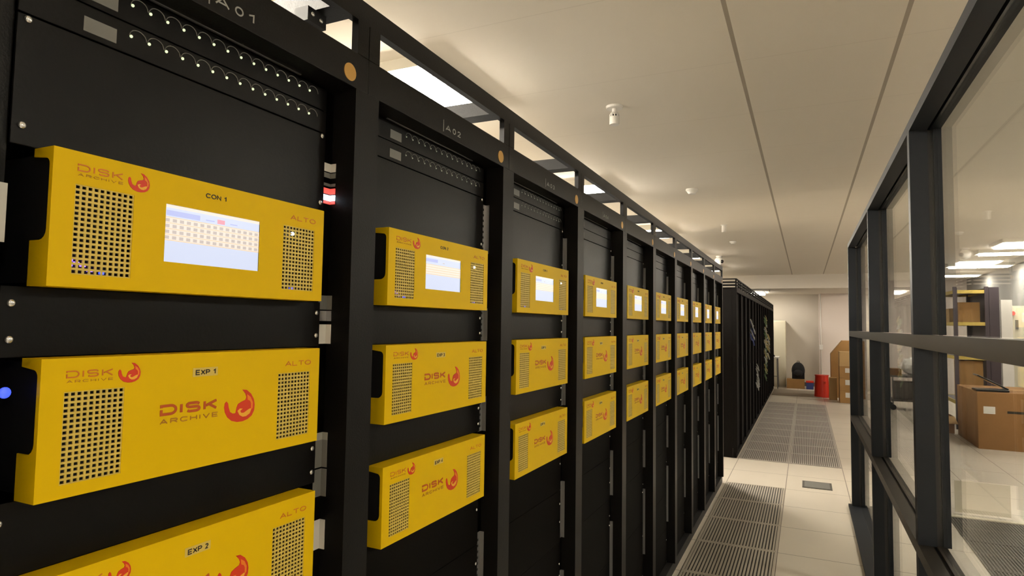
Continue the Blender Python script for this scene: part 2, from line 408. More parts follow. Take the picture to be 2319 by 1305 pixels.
for i, t in enumerate(racks):
    if i < 4:
        part('rack_number', text_mesh('rack_number', RN[i], .272, .338, 1.8985, 1.9115, .0006, 'rack_print', .17, .55, .8), t)
        MB().box(0, .0006, .262, .2635, 1.893, 1.919, 'rack_print').build('mark_line', t)
    if i == 0:
        for z0, z1, m in ((1.737, 1.752, 'label_white'), (1.726, 1.735, 'label_grey'), (1.711, 1.716, 'label_grey'), (1.697, 1.707, 'led_red'), (1.685, 1.695, 'led_white'), (1.679, 1.684, 'led_red'),
                          (1.49, 1.515, 'label_grey'), (1.47, 1.488, 'steel'), (1.430, 1.464, 'label_white'), (1.262, 1.275, 'cable_white'), (1.215, 1.262, 'label_grey'), (1.165, 1.212, 'label_grey'), (1.075, 1.125, 'label_white')):
            strip(z0, z1, m, False).build('cable_tag', t)
        MB().box(-.047, -.0455, .055, .066, 1.548, 1.611, 'label_white').build('label_strip', t)
        MB().sphere((-.046, .075, 1.389), .006, 'led_blue', sx=.5).build('status_light', t, smooth=True)
        b = MB().box(-.075, -.045, .49, .535, 1.985, 2.010, 'deep_black').build('cable_bracket', t)
        part('bolt', screw_me, b, (-.043, .500, 1.998)); part('bolt', screw_me, b, (-.043, .520, 1.995))
    else:
        segs = ((1.655, 1.775), (1.425, 1.51), (1.19, 1.28), (.74, .93), (.3, .63)) if i > 1 else ((1.655, 1.785), (1.425, 1.51), (1.19, 1.28), (.5, .932))
        for a, b in segs: strip(a, b, 'steel' if i == 1 and a > 1.6 else 'strip_grey', i == 1).build('side_strip', t)

# lit patch strips at the top of each rack
ring = MB()
arc = [(0, .0115*math.cos(a), .0105*math.sin(a)) for a in [math.pi*(.02+.96*k/10) for k in range(11)]]
ring.tube(arc, .0006, 'label_grey', 5); ring_me = ring.mesh('cable_ring', smooth=True)
led_me = MB().sphere((0, 0, 0), .0020, 'led_green', nu=10, nv=6).mesh('indicator_light', smooth=True)
pl_label = MB().box(0, .0008, .067, .106, .0075, .0255, 'label_grey').mesh('name_plate', bevel=.0004)
pl_body = MB().box(0, .003, 0, .479, .001, .0395, 'panel_black').mesh('panel_body', bevel=.001)
ledd_me = MB().sphere((0, 0, 0), .0016, 'led_dim', nu=8, nv=5).mesh('indicator_light', smooth=True)
for i in range(10):
    for row in (0, 1):
        p = part('patch_panel', pl_body, racks[i], (-.05, .066, 1.8405 if row == 0 else 1.8005))
        if i < 4: part('name_plate', pl_label, p, (.003, 0, 0))
        if i < 3:
            for k in range(14):
                y = .124+.0240*k
                part('indicator_light', led_me if i == 0 else ledd_me, p, (.0035, y, .0245)); part('cable_ring', ring_me, p, (.0035, y+.009, .0245))

# ------------------------------------------------------------------ the yellow disk arrays
BW, BH = .4182, .1518
VL = (.0238, .0911, .0144, .1150); VR = (.3300, .3973, .0150, .1155); SCR = (.1330, .2850, .0390, .1130)
def bezel(with_screen):
    cuts = [VL, VR]+([SCR] if with_screen else [])
    ys = sorted({0, BW, *[c[0] for c in cuts], *[c[1] for c in cuts]}); zs = sorted({0, BH, *[c[2] for c in cuts], *[c[3] for c in cuts]})
    bm = bmesh.new(); g = {}
    for y in ys:
        for z in zs: g[y, z] = bm.verts.new((0, y, z))
    for a, b in zip(ys, ys[1:]):
        for c, d in zip(zs, zs[1:]):
            cy, cz = (a+b)/2, (c+d)/2
            if any(q[0] < cy < q[1] and q[2] < cz < q[3] for q in cuts): continue
            bm.faces.new((g[a, c], g[b, c], g[b, d], g[a, d]))
    for v in [v for v in bm.verts if not v.link_faces]: bm.verts.remove(v)
    r = bmesh.ops.extrude_face_region(bm, geom=bm.faces[:])
    for e in r['geom']:
        if isinstance(e, bmesh.types.BMVert): e.co.x -= .002
    me = bpy.data.meshes.new('f'); bm.to_mesh(me); bm.free()
    b = MB(); b.faces([tuple(v.co) for v in me.vertices], [tuple(p.vertices) for p in me.polygons], 'yellow')
    bpy.data.meshes.remove(me)
    dp = .036
    b.box(-dp, -.002, .0, BW, BH-.002, BH, 'yellow'); b.box(-dp, -.002, 0, BW, 0, .002, 'yellow')
    # side walls with the black finger notch cut out of them
    pts = [(-.002, .002), (-dp, .002), (-dp, .050)]
    for k in range(5): a = math.pi/2*k/4; pts.append((-.018+.012*math.sin(a), .062-.012*math.cos(a)))
    for k in range(5): a = math.pi/2*k/4; pts.append((-.014+.008*math.cos(a), .132+.008*math.sin(a)))
    pts += [(-dp, .1425), (-dp, BH-.002), (-.002, BH-.002)]
    for y in (0, BW-.002): b.prism(pts, y, y+.002, 'yellow', 'y')
    return b.mesh('bezel')
def vent(q):
    y0, y1, z0, z1 = q; b = MB()
    ny, nz = 10, 17; py = (y1-y0)/ny; pz = (z1-z0)/nz; wy, wz = py*.36, pz*.42
    for i in range(ny+1): y = y0+i*py; b.box(-.0024, -.0008, y-wy/2, y+wy/2, z0, z1, 'vent_yellow')
    for k in range(nz+1): z = z0+k*pz; b.box(-.0022, -.0006, y0, y1, z-wz/2, z+wz/2, 'vent_yellow')
    return b.mesh('vent_grille')
SW = [(.263, .097), (.2707, .0959), (.2788, .0897), (.2841, .0814), (.286, .0733), (.2854, .0656), (.2813, .0582), (.2737, .0537), (.2651, .0518), (.2557, .0519), (.2463, .0546), (.2388, .0605), (.2344, .0678), (.2329, .0746), (.2338, .0805), (.2363, .0828), (.2392, .0799), (.2404, .0738), (.243, .0675), (.2477, .0647), (.2523, .0648), (.2527, .0671), (.2538, .0723), (.2564, .0773), (.2619, .0798), (.2694, .0821), (.2707, .0858), (.2685, .0907)]
S2 = [(.2554, .0675), (.2595, .0705), (.2643, .0699), (.2601, .067), (.2622, .064), (.2669, .0638), (.273, .067), (.2778, .0688), (.2798, .0678), (.2772, .0618), (.2706, .0584), (.2648, .0583), (.259, .0614)]
S3 = [(.2715, .0896), (.278, .0851), (.2823, .0769), (.2822, .069), (.2789, .0663), (.279, .0757), (.2768, .0798), (.2728, .0817)]
def swirl(y0, y1, z0, z1):
    f = lambda P: [(y0+(a-.2329)/(.286-.2329)*(y1-y0), z0+(b-.0518)/(.097-.0518)*(z1-z0)) for a, b in P]
    b = MB(); b.prism(f(SW), 0, .0005, 'logo_red'); b.prism(f(S2), .0005, .0008, 'logo_pale'); b.prism(f(S3), .0005, .0008, 'logo_orange')
    bm = bmesh.new(); me = b.mesh('swirl_emblem'); bm.from_mesh(me); bmesh.ops.triangulate(bm, faces=[f_ for f_ in bm.faces if len(f_.verts) > 4]); bm.to_mesh(me); bm.free()
    return me
def screen(variant):
    y0, y1, z0, z1 = SCR; b = MB(); b.box(-.006, -.003, y0, y1, z0, z1, 'screen_blue'); w_, h_ = y1-y0, z1-z0
    def r(u0, u1, v0, v1, m, d=.0): b.box(-.003, -.0028+d, y0+u0*w_, y0+u1*w_, z1-v1*h_, z1-v0*h_, m)
    r(0, 1, 0, .055, 'screen_cream'); r(.02, .34, .10, .19, 'screen_bar')
    if variant == 0:
        r(.40, .49, .15, .17, 'screen_bar'); r(.52, .60, .11, .19, 'screen_red'); r(.66, .74, .15, .17, 'screen_bar')
        r(0, 1, .22, .62, 'screen_cream')
        for k in range(5): v = .22+.40*k/4; r(0, 1, v-.006, v+.006, 'screen_line', .0001)
        for k in range(4):
            for j in range(15): u = .012+j/15; v = .245+.1*k; r(u, u+.038, v, v+.055, 'screen_cell', .0001)
    else:
        r(.48, .53, .17, .19, 'screen_cell'); r(0, 1, .26, .56, 'screen_cream')
        for k in range(5): v = .27+.28*k/4; r(0, 1, v-.008, v+.008, 'screen_line', .0001)
    return b.mesh('touch_screen')
bez_s, bez_n = bezel(True), bezel(False)
vl_me, vr_me = vent(VL), vent(VR)
ch_me = MB().box(-.70, -.010, .006, BW-.006, .004, BH-.004, 'deep_black').mesh('chassis', bevel=.002)
scr_me = [screen(0), screen(1)]
t_disk = text_mesh('disk_lettering', 'DISK', .1372, .2215, .0745, .0885, .0006, 'logo_text', .25, .42)
t_arch = text_mesh('archive_lettering', 'ARCHIVE', .1375, .2230, .0640, .0705, .0006, 'logo_faint', .20, .55)
t_alto = text_mesh('alto_lettering', 'ALTO', .3435, .3985, .1258, .1335, .0006, 'logo_alto', .17, .35)
t_disk2 = text_mesh('disk_lettering', 'DISK', .0250, .0762, .1298, .1380, .0006, 'logo_alto', .18, .42)
t_arch2 = text_mesh('archive_lettering', 'ARCHIVE', .0258, .0765, .1246, .1275, .0006, 'logo_faint', .14, .55)
sw_big = swirl(.2329, .2860, .0518, .0970); sw_small = swirl(.0824, .1095, .1200, .1435)
tape_me = MB().box(0, .0003, .1815, .2200, .1205, .1320, 'tape').mesh('tape_label')
led_v = MB().box(-.0095, -.008, 0, .0060, 0, .0030, 'led_violet').mesh('status_light')
led_w = MB().sphere((-.001, 0, 0), .0030, 'led_white', nu=10, nv=6).mesh('status_light', smooth=True)
led_b = MB().box(-.004, -.001, 0, .0048, 0, .0026, 'led_blue').mesh('status_light')
cap_cache = {}
ROWN = ['top', 'middle', 'bottom']
WHO = ['the nearest rack marked A01', 'the rack marked A02', 'the third rack from the camera', 'the fourth rack from the camera', 'the fifth rack from the camera', 'the sixth rack from the camera', 'the seventh rack from the camera', 'the eighth rack from the camera', 'the ninth rack from the camera', 'the last rack before the floor gap']
for i in range(10):
    for r, zb in enumerate((1.503, 1.273, 1.040)):
        lb = '%s yellow disk array %s in %s' % (ROWN[r], 'with lit screen' if r == 0 else 'with red logo', WHO[i])
        t = thing('disk_array', lb, 'disk array', (-.732, .299+.6*i+.0906, zb), 'yellow disk arrays with lit screens' if r == 0 else 'yellow disk arrays with red logos')
        part('bezel', bez_s if r == 0 else bez_n, t); part('chassis', ch_me, t); part('vent_grille', vl_me, t); part('vent_grille', vr_me, t)
        part('alto_lettering', t_alto, t); part('disk_lettering', t_disk2, t); part('archive_lettering', t_arch2, t); part('swirl_emblem', sw_small, t)
        cap = 'CON  %d' % (i+1) if r == 0 else 'EXP  %d' % (2*i+r)
        if r == 0:
            part('touch_screen', scr_me[0 if i == 0 else 1], t)
            part('unit_number', text_mesh('unit_number', cap, .1895, .2225, .1310, .1375, .0006, 'ink', .20, .36), t)
            if i < 3:
                for y, z in ((.024, .029), (.031, .026), (.038, .024), (.024, .0235), (.046, .019)): part('status_light', led_v, t, (0, y, z))
                part('status_light', led_b, t, (0, .056, .0165)); part('status_light', led_w, t, (-.001, .3505, .104)); part('status_light', led_b, t, (0, .349, .0165)); part('status_light', led_v, t, (0, .356, .0165))
        else:
            part('disk_lettering', t_disk, t); part('archive_lettering', t_arch, t); part('swirl_emblem', sw_big, t); part('tape_label', tape_me, t)
            part('unit_number', text_mesh('unit_number', cap, .1855, .2165, .1225, .1295, .0007, 'ink', .20, .36), t)

# ------------------------------------------------------------------ rack row B
def rackb_proto():
    t = thing('tall_rack', '-', 'server rack', (0, 0, 0))
    for y in (0, .570):
        MB().box(-.05, 0, y, y+.030, .06, 1.875, 'cabinet_black').build('front_post', t)
    MB().box(-.06, 0, 0, .6, 1.875, 1.93, 'cabinet_black').build('header', t)
    MB().box(-.05, -.012, 0, .6, 0, .06, 'matt_black').build('plinth', t)
    for y in (.001, .597): MB().box(-1.0, -.052, y, y+.002, .0, 1.93, 'cabinet_black').build('side_panel', t)
    MB().box(-1.0, -.06, 0, .6, 1.91, 1.93, 'matt_black').build('top_panel', t)
    d = MB().box(-.045, -.030, .032, .568, .07, 1.87, 'matt_black').build('door', t)
    MB().box(-.030, -.018, .520, .535, .95, 1.12, 'cabinet_black').build('door_handle', d)
    for z0, z1 in ((.25, .95), (1.15, 1.72)): MB().box(-.030, -.027, .075, .095, z0, z1, 'label_grey').build('rail_strip', t)
    f = MB()
    for z in (1.952, 1.985, 2.018):
        f.box(-.016, 0, 0, .6, z, z+.014, 'cabinet_black'); f.box(-.9, -.884, 0, .6, z, z+.014, 'cabinet_black'); f.box(-.884, -.016, 0, .012, z, z+.014, 'cabinet_black')
    f.build('overhead_frame', t)
    for y in (.001, .286, .578):
        MB().box(-.016, 0, y, y+.02, 1.93, 2.030, 'cabinet_black').build('upright', t)
    reg(t); return t
pb = rackb_proto()
for k in range(15):
    t = pb if k == 0 else copy_tree(pb)
    t.location = (-.71, 7.54+.6*k, 0); t['category'] = 'server rack'; t['group'] = 'dark cabinets of the far rack row'
    t['label'] = 'plain black cabinet, nearest of the far rack row, showing its side panel' if k == 0 else ('plain black cabinet at the far end of the far rack row' if k == 14 else 'plain black cabinet, %s from the near end of the far rack row' % ORD[k])
# patch cords hanging on the far cabinets
def cords(k, y0, z0, z1, cols, lab, n=26, seed=1):
    rnd = random.Random(seed); t = thing('patch_cords', lab, 'cables', (-.71, y0, z1), 'cable tangles on the far cabinets')
    for c in cols:
        b = MB()
        for _ in range(n//len(cols)):
            z = rnd.uniform(z0, z1)-z1; a = rnd.uniform(-.18, .18); pts = []
            for j in range(7): u = j/6; pts.append((.012+.035*math.sin(math.pi*u), a+.12*(u-.5)+rnd.uniform(-.02, .02), z-.10*math.sin(math.pi*u)+rnd.uniform(-.02, .02)))
            b.tube(pts, .005, c)
        b.build('cord', t)
    return t
cords(9, 12.65, .60, 1.72, ('cable_white', 'cable_green', 'cable_yellow'), 'tangle of white, green and yellow cords down a far dark cabinet', 66, 3)
cords(10, 13.6, .95, 1.35, ('cable_white', 'cable_yellow'), 'small bunch of pale cords beside the long cord tangle', 20, 5)
cords(5, 10.4, .62, .92, ('cable_white',), 'pale cord bunch low on the far rack row', 10, 8)
cords(3, 9.5, 1.30, 1.62, ('cable_blue', 'cable_white'), 'blue and white cords at eye height on the far rack row', 14, 9)

# ------------------------------------------------------------------ floor grilles
def grille_me(w_, l_, m, nb=24, pit='grille_pit', bw=.23):
    b = MB(); b.box(0, w_, 0, l_, .0002, .0012, pit); r = .012
    b.box(0, w_, 0, r, .0012, .006, m); b.box(0, w_, l_-r, l_, .0012, .006, m); b.box(0, r, r, l_-r, .0012, .006, m); b.box(w_-r, w_, r, l_-r, .0012, .006, m)
    p = (w_-2*r)/nb
    for i in range(nb): x = r+p*(i+.5); b.box(x-p*bw, x+p*bw, r, l_-r, .0012, .0055, m)
    return b.mesh('floor_grille')
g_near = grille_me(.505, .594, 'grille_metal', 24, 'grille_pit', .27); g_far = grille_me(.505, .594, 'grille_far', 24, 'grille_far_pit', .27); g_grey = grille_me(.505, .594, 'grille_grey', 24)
def grilles(me, x, ys, lab, group):
    for i, y in enumerate(ys):
        o = bpy.data.objects.new('floor_grille', me); COL.objects.link(o); o.location = (x+.005, y+.003, 0); tag(o, lab(i, len(ys)), 'floor grille', group)
ln = lambda i, n: ('slotted metal floor grille beside the yellow-unit racks, nearest the solid tile gap' if i == n-1 else 'slotted metal floor grille beside the yellow-unit racks, %s from the solid tile gap' % ORD[n-1-i])
grilles(g_near, -.70, [4.535+.6*k for k in range(-7, 3)], ln, 'near floor grilles along the racks')
grilles(g_far, -.70, [7.535+.6*k for k in range(10)], lambda i, n: 'far slotted floor grille in the left column beside the dark cabinets, %s from the gap' % ORD[i], 'far floor grilles, left column')
grilles(g_far, -.185, [7.535+.6*k for k in range(10)], lambda i, n: 'far slotted floor grille in the right column of the aisle, %s from the gap' % ORD[i], 'far floor grilles, right column')
gi = 0
for a in range(4):
    for k in range(7):
        o = bpy.data.objects.new('floor_grille', g_grey); COL.objects.link(o); o.location = (.995+.515*a, 5.42-.6*k, 0)
        tag(o, 'dark grey floor grille beyond the glass, %s from the pale edge in the %s column' % (ORD[k], ORD[a]), 'floor grille', 'dark floor grilles beyond the glass')
tag(MB().box(.985, 3.30, 6.02, 6.065, .0, .012, 'cream_metal').build('edge_strip'), 'pale metal edge strip bordering the dark floor grilles beyond the glass', 'floor strip')
# small vent plate in the solid tile
t = thing('floor_socket', 'small grey rectangular floor vent plate set in a solid tile of the aisle', 'floor vent', (-.046, 6.47, 0))
MB().box(0, .25, 0, .28, .0003, .004, 'grille_grey').build('vent_frame', t); MB().box(.018, .232, .022, .258, .004, .0055, 'label_grey').build('vent_cover', t)
tag(MB().box(-.70, .30, 14.95, 16.4, .0003, .008, 'mat_beige').build('floor_mat'), 'flat grey-beige mat on the floor at the far end of the aisle', 'mat')

# ------------------------------------------------------------------ glass partition
t = thing('glass_partition', 'dark grey framed glass partition along the right side of the aisle', 'glass partition', (0, 0, 0))
X0, X1, X2 = .33, .384, .412
YN, YF = -1.5, 6.0
def member(name, b, lab=None):
    o = b.build(name, t)
    if lab: o['label'] = lab
    return o
member('base_channel', MB().box(.305, .44, YN, YF, 0, .018, 'frame_grey'))
member('top_rail', MB().box(X0, X1, YN, YF, 2.155, 2.19, 'frame_grey').box(X1, X1+.008, YN, YF, 2.17, 2.19, 'gasket').box(X1+.008, X2+.012, YN, YF, 2.155, 2.19, 'frame_grey'))
member('middle_rail', MB().box(X0, X1, YN, YF, 1.410, 1.454, 'frame_rail'))
member('low_rail', MB().box(X0, X1-.012, YN, YF, .717, .757, 'frame_rail').box(X1-.012, X1, YN, YF, .717, .750, 'gasket').box(X1+.0, X2, YN, YF, .717, .757, 'frame_rail'))
posts = [6.0, 4.14, 2.545, .95, -.65]
for i, y in enumerate(posts):
    w_ = .045 if i else .06; b = MB(); 
    for z0, z1 in ((.018, .717), (.757, 1.410), (1.454, 2.155)):
        b.box(X0, X1, y-w_, y, z0, z1, 'frame_grey').box(X1, X1+.018, y-w_+.012, y, z0, z1, 'gasket').box(X1+.018, X2+.012, y-w_, y, z0, z1, 'frame_grey')
    member('post', b)
for i in range(len(posts)-1):
    y0, y1 = posts[i+1]+.0005, posts[i]-(.045 if i else .06)-.0005
    for z0, z1 in ((.0185, .7165), (.7575, 1.4095), (1.4545, 2.1545)):
        member('glass_pane', MB().box(.392, .398, y0, y1, z0, z1, 'glass'))
# ------------------------------------------------------------------ ceiling devices
t = thing('hanging_detector', 'white cylindrical detector hanging from the ceiling nearest the camera', 'detector', (-.92, 3.22, ZC))
MB().disc(0, 0, .042, -.012, 0, 'white_plastic', 'z', 28, .046).build('base_plate', t, smooth=False)
MB().disc(0, 0, .012, -.035, -.012, 'white_plastic').build('stem', t)
b = MB().disc(0, 0, .026, -.10, -.058, 'white_plastic', 'z', 28, .027)
for k in range(10): a = 2*math.pi*k/10; b.box(.024*math.cos(a)-.003, .024*math.cos(a)+.003, .024*math.sin(a)-.003, .024*math.sin(a)+.003, -.058, -.047, 'white_plastic')
b.disc(0, 0, .017, -.058, -.047, 'lens_black'); b.disc(0, 0, .027, -.047, -.035, 'white_plastic', 'z', 28, .020); b.build('sensor_head', t)
t = thing('smoke_detector', 'flat round white smoke detector on the ceiling above the yellow-unit racks', 'smoke detector', (-.87, 5.45, ZC))
MB().disc(0, 0, .052, -.018, 0, 'white_plastic', 'z', 32).build('base_plate', t); MB().disc(0, 0, .028, -.042, -.018, 'white_plastic', 'z', 32, .046).build('sensor_cap', t)
t = thing('hanging_detector', 'small white cylindrical detector on the ceiling, farther down the aisle', 'detector', (-.84, 7.5, ZC))
MB().disc(0, 0, .035, -.01, 0, 'white_plastic').build('base_plate', t); MB().disc(0, 0, .024, -.085, -.01, 'white_plastic').build('sensor_head', t)
t = thing('smoke_detector', 'tiny flat detector on the ceiling past the small cylindrical one', 'smoke detector', (-.89, 9.0, ZC))
MB().disc(0, 0, .045, -.015, 0, 'white_plastic').build('base_plate', t); MB().disc(0, 0, .025, -.035, -.015, 'white_plastic', 'z', 24, .04).build('sensor_cap', t)
t = thing('dome_camera', 'white dome camera with dark lens above the end of the yellow-unit racks', 'camera', (-1.29, 10.8, ZC))
MB().disc(0, 0, .05, -.02, 0, 'white_plastic').build('base_plate', t); MB().sphere((0, 0, -.085), .075, 'white_plastic').build('dome', t, smooth=True); MB().sphere((.05, -.042, -.095), .030, 'lens_black').build('lens', t, smooth=True)
t = thing('sprinkler', 'small dark sprinkler head under the dropped soffit at the end wall', 'sprinkler', (-.75, 15.6, 2.345))
MB().disc(0, 0, .022, -.008, 0, 'bin_grey').build('escutcheon', t); MB().disc(0, 0, .007, -.04, -.008, 'steel').disc(0, 0, .016, -.045, -.04, 'steel').build('sprinkler_head', t)

# ------------------------------------------------------------------ end of the aisle
def carton(name, lab, x, y, z, wx, wy, wz, m, group=None, rz=0, labelplate=None, flaps=False, cat='cardboard box'):
    t = thing(name, lab, cat, (x, y, z), group, rz)
    MB().box(-wx/2, wx/2, -wy/2, wy/2, 0, wz, m).build('carton_body', t, bevel=.004)
    MB().box(-wx/2+.01, wx/2-.01, -.025, .025, wz, wz+.0015, 'cardboard_pale').build('packing_tape', t)
    if labelplate: a, b_, c, d = labelplate; MB().box(a, b_, -wy/2-.0015, -wy/2, c, d, 'label_white').build('paper_label', t)
    return t
t = thing('storage_cabinet', 'tall cream metal cabinet at the end wall behind the rack row', 'cabinet', (-.72, 17.46, 0))
MB().box(-.32, .26, -.25, .25, 0, 1.66, 'cream_metal').build('cabinet_body', t, bevel=.006)
for x0, x1 in ((-.315, -.033), (-.027, .255)):
    d = MB().box(x0, x1, -.268, -.25, .05, 1.64, 'cream_metal').build('door', t, bevel=.003)
MB().box(-.05, -.04, -.285, -.268, .85, 1.0, 'steel').build('handle', t)
t = thing('folding_table', 'small pale table at the end of the aisle beside the dark cabinets', 'table', (-.80, 16.85, 0))
MB().box(-.35, .20, -.3, .3, .735, .765, 'label_white').build('tabletop', t, bevel=.004)
for x, y in ((-.32, -.27), (.17, -.27), (-.32, .27), (.17, .27)): MB().tube([(x, y, 0), (x*.92, y, .735)], .012, 'bin_grey', 10).build('leg', t)
MB().tube([(.168, -.27, .3), (-.31, -.27, .3)], .008, 'bin_grey', 8).build('stretcher', t)
o = MB().sphere((0, 0, 0), .14, 'fabric_black', sz=.6, v0=0, v1=.5, sx=1.2); b = o.build('cloth_bag', loc=(-.86, 16.80, .7665), smooth=True); tag(b, 'crumpled black cloth bag on the small pale table', 'bag')
t = carton('cardboard_box', 'low cardboard box under the black backpack at the end wall', -.24, 17.05, 0, .40, .35, .225, 'cardboard')
t = thing('backpack', 'black backpack standing on a low cardboard box at the end wall', 'backpack', (-.18, 17.05, .232))
MB().sphere((0, 0, .20), .15, 'fabric_black', sz=1.36, sy=.7, nu=24, nv=14).box(-.14, .14, -.09, .09, 0.0, .16, 'fabric_black').build('bag_body', t, smooth=False)
MB().sphere((0, -.09, .14), .10, 'fabric_black', sz=.9, sy=.5).build('front_pocket', t, smooth=True)
MB().tube([(-.03, 0, .39), (-.02, 0, .43), (.02, 0, .43), (.03, 0, .39)], .008, 'fabric_black').build('carry_loop', t)
t = thing('crate', 'small dark blue crate with red top between backpack and red bin', 'crate', (.075, 16.95, 0))
MB().box(-.08, .08, -.12, .12, 0, .16, 'fabric_blue').build('crate_body', t, bevel=.004); MB().box(-.085, .085, -.125, .125, .16, .20, 'red_plastic').build('lid', t, bevel=.004)
t = thing('red_bin', 'bright red round plastic bin on the floor at the end of the aisle', 'bin', (.30, 15.15, 0))
N = 32
b = MB(); b.disc(0, 0, .150, 0, .46, 'red_plastic', 'z', N, .128); b.build('bin_body', t)
MB().disc(0, 0, .140, .455, .475, 'red_plastic', 'z', N, .136).build('rim', t)
MB().box(.03, .07, -.150, -.132, .30, .34, 'logo_red').build('grip', t)
carton('carton_tube', 'narrow upright pale carton between the red bin and stacked boxes', .50, 14.70, 0, .15, .16, .46, 'cardboard_pale')
gb = 'cardboard boxes stacked beside the glass partition end'
zz = 0
for k, h in enumerate((.244, .253, .228, .29)):
    nm = ['bottom brown box of the stack by the partition end, with white label', 'second box from the floor in the stack by the partition end', 'third box from the floor in the stack by the partition end', 'topmost unlabelled box of the stack by the partition end'][k]
    carton('cardboard_box', nm, .80, 14.35, zz, .40, .40, h-.0015, 'cardboard' if k < 3 else 'cardboard_pale', gb, 0, (-.10, -.02, h*.45, h*.85) if k < 3 else None); zz += h+.0003
t = thing('leaning_carton', 'large brown carton with slanted flap behind the box stack', 'cardboard box', (.72, 15.35, 0))
MB().prism([(-.24, 0), (.40, 0), (.40, 1.22), (-.02, 1.22), (-.24, .93)], -.20, .20, 'cardboard', 'y').build('carton_body', t, bevel=.004)
t = thing('ceiling_light', 'glaring narrow lamp under the dropped soffit, just above the far rack row', 'ceiling light', (-1.06, 16.55, 2.345))
MB().box(-.16, .16, -.5, .5, -.012, 0, 'louvre').build('lamp_frame', t); MB().box(-.14, .14, -.48, .48, -.05, -.012, 'lamp_end').build('diffuser', t, bevel=.004)
t = thing('wall_conduit', 'thin pale vertical conduit with a switch box on the pier at the aisle end', 'conduit', (.34, YE-.35, 0))
MB().tube([(0, -.012, .3), (0, -.012, 2.34)], .010, 'white_plastic', 10).build('pipe', t, smooth=True); MB().box(-.04, .04, -.035, 0, .95, 1.07, 'white_plastic').build('switch_box', t, bevel=.004)

# ------------------------------------------------------------------ side room behind the glass
t = carton('cardboard_box', 'big brown carton on the floor beyond the glass with a white label', 2.55, 10.23, 0, 1.22, 1.16, .705, 'cardboard_dark', None, 0, (-.55, -.43, .44, .53))
MB().box(-.31, -.05, -.5815, -.58, .455, .485, 'ink').build('printed_mark', t)
t = thing('laptop', 'black laptop with silver edges lying half open on the big carton', 'laptop', (2.12, 9.86, .7085))
MB().box(-.17, .17, -.12, .12, 0, .022, 'lens_black').box(-.172, .172, -.122, .122, .022, .026, 'steel').build('keyboard_base', t)
b = MB(); a = math.radians(-28)
pts = [(.15, .030), (.15+.34*math.cos(math.pi+a), .030+.34*math.sin(math.pi+a)*-1*-1)]
b.prism([(.155, .027), (.165, .040), (-.150, .205), (-.158, .193)], -.12, .12, 'lens_black', 'y'); b.prism([(.165, .0405), (.166, .0425), (-.149, .2095), (-.150, .2055)], -.12, .12, 'steel', 'y'); b.build('lid', t)
t = thing('open_box', 'small open cardboard box with spread flaps left of the big carton', 'cardboard box', (1.76, 11.02, 0))
b = MB(); W = .15
b.box(-W, W, -W, W, 0, .01, 'cardboard_dark'); b.box(-W, -W+.006, -W, W, .01, .24, 'cardboard_dark'); b.box(W-.006, W, -W, W, .01, .24, 'cardboard_dark'); b.box(-W+.006, W-.006, -W, -W+.006, .01, .24, 'cardboard_dark'); b.box(-W+.006, W-.006, W-.006, W, .01, .24, 'cardboard_dark')
b.build('carton_body', t)
MB().faces([(-W, -W, .24), (W, -W, .24), (W+.02, -W-.14, .15), (-W-.02, -W-.14, .15), (-W, -W, .245), (W, -W, .245), (W+.02, -W-.14, .155), (-W-.02, -W-.14, .155)], [(0, 1, 2, 3), (4, 7, 6, 5), (0, 4, 5, 1), (1, 5, 6, 2), (2, 6, 7, 3), (3, 7, 4, 0)], 'cardboard_pale').build('flap', t)
MB().faces([(-W, -W, .24), (-W, W, .24), (-W-.12, W, .30), (-W-.12, -W, .30), (-W, -W, .245), (-W, W, .245), (-W-.12, W, .305), (-W-.12, -W, .305)], [(0, 1, 2, 3), (4, 7, 6, 5), (0, 4, 5, 1), (1, 5, 6, 2), (2, 6, 7, 3), (3, 7, 4, 0)], 'cardboard_pale').build('flap', t)
t = thing('packing_paper', 'crumpled white packing paper behind the small open box', 'paper', (1.74, 11.40, 0))
b = MB(); rnd = random.Random(4)
b.sphere((0, 0, .22), .15, 'label_white', sz=1.4, nu=14, nv=9)
b.v = [(x+rnd.uniform(-.03, .03), y+rnd.uniform(-.03, .03), max(.001, z+rnd.uniform(-.03, .03))) for x, y, z in b.v]; b.build('paper_wad', t)
# shelving
t = thing('shelving_unit', 'tall steel shelving with yellow beams standing beyond the glass', 'shelving', (2.02, 11.35, 0))
for x in (0, .385):
    for y in (0, 1.15): MB().box(x, x+.05, y, y+.04, 0, 2.13, 'shelf_dark').build('upright', t)
for z in (.42, 1.09, 1.60, 2.08):
    s = MB().box(.05, .385, .005, .03, z-.05, z, 'shelf_yellow').box(.05, .385, 1.16, 1.185, z-.05, z, 'shelf_yellow').box(.004, .03, .04, 1.15, z-.05, z, 'shelf_yellow').box(.405, .43, .04, 1.15, z-.05, z, 'shelf_yellow').build('beam', t)
    MB().box(.03, .405, .03, 1.16, z-.02, z-.005, 'shelf_dark').build('shelf_board', t)
MB().box(.44, .56, 0, .04, 0, 2.12, 'shelf_dark').box(.44, .56, .04, 1.19, .0, 2.12, 'shelf_dark').build('end_panel', t)
carton('cardboard_box', 'brown box on the upper shelf of the yellow-beamed shelving', 2.235, 11.62, 1.601, .27, .3, .30, 'cardboard', 'boxes on the yellow shelving')
carton('cardboard_box', 'dark brown box low on the yellow-beamed shelving behind the laptop', 2.235, 11.62, 1.091-.67+.0, .30, .34, .60, 'cardboard', 'boxes on the yellow shelving')
carton('cardboard_box', 'pale box at the back of the upper shelf, seen from its side', 2.20, 12.2, 1.601, .25, .4, .22, 'cardboard_pale', 'boxes on the yellow shelving')
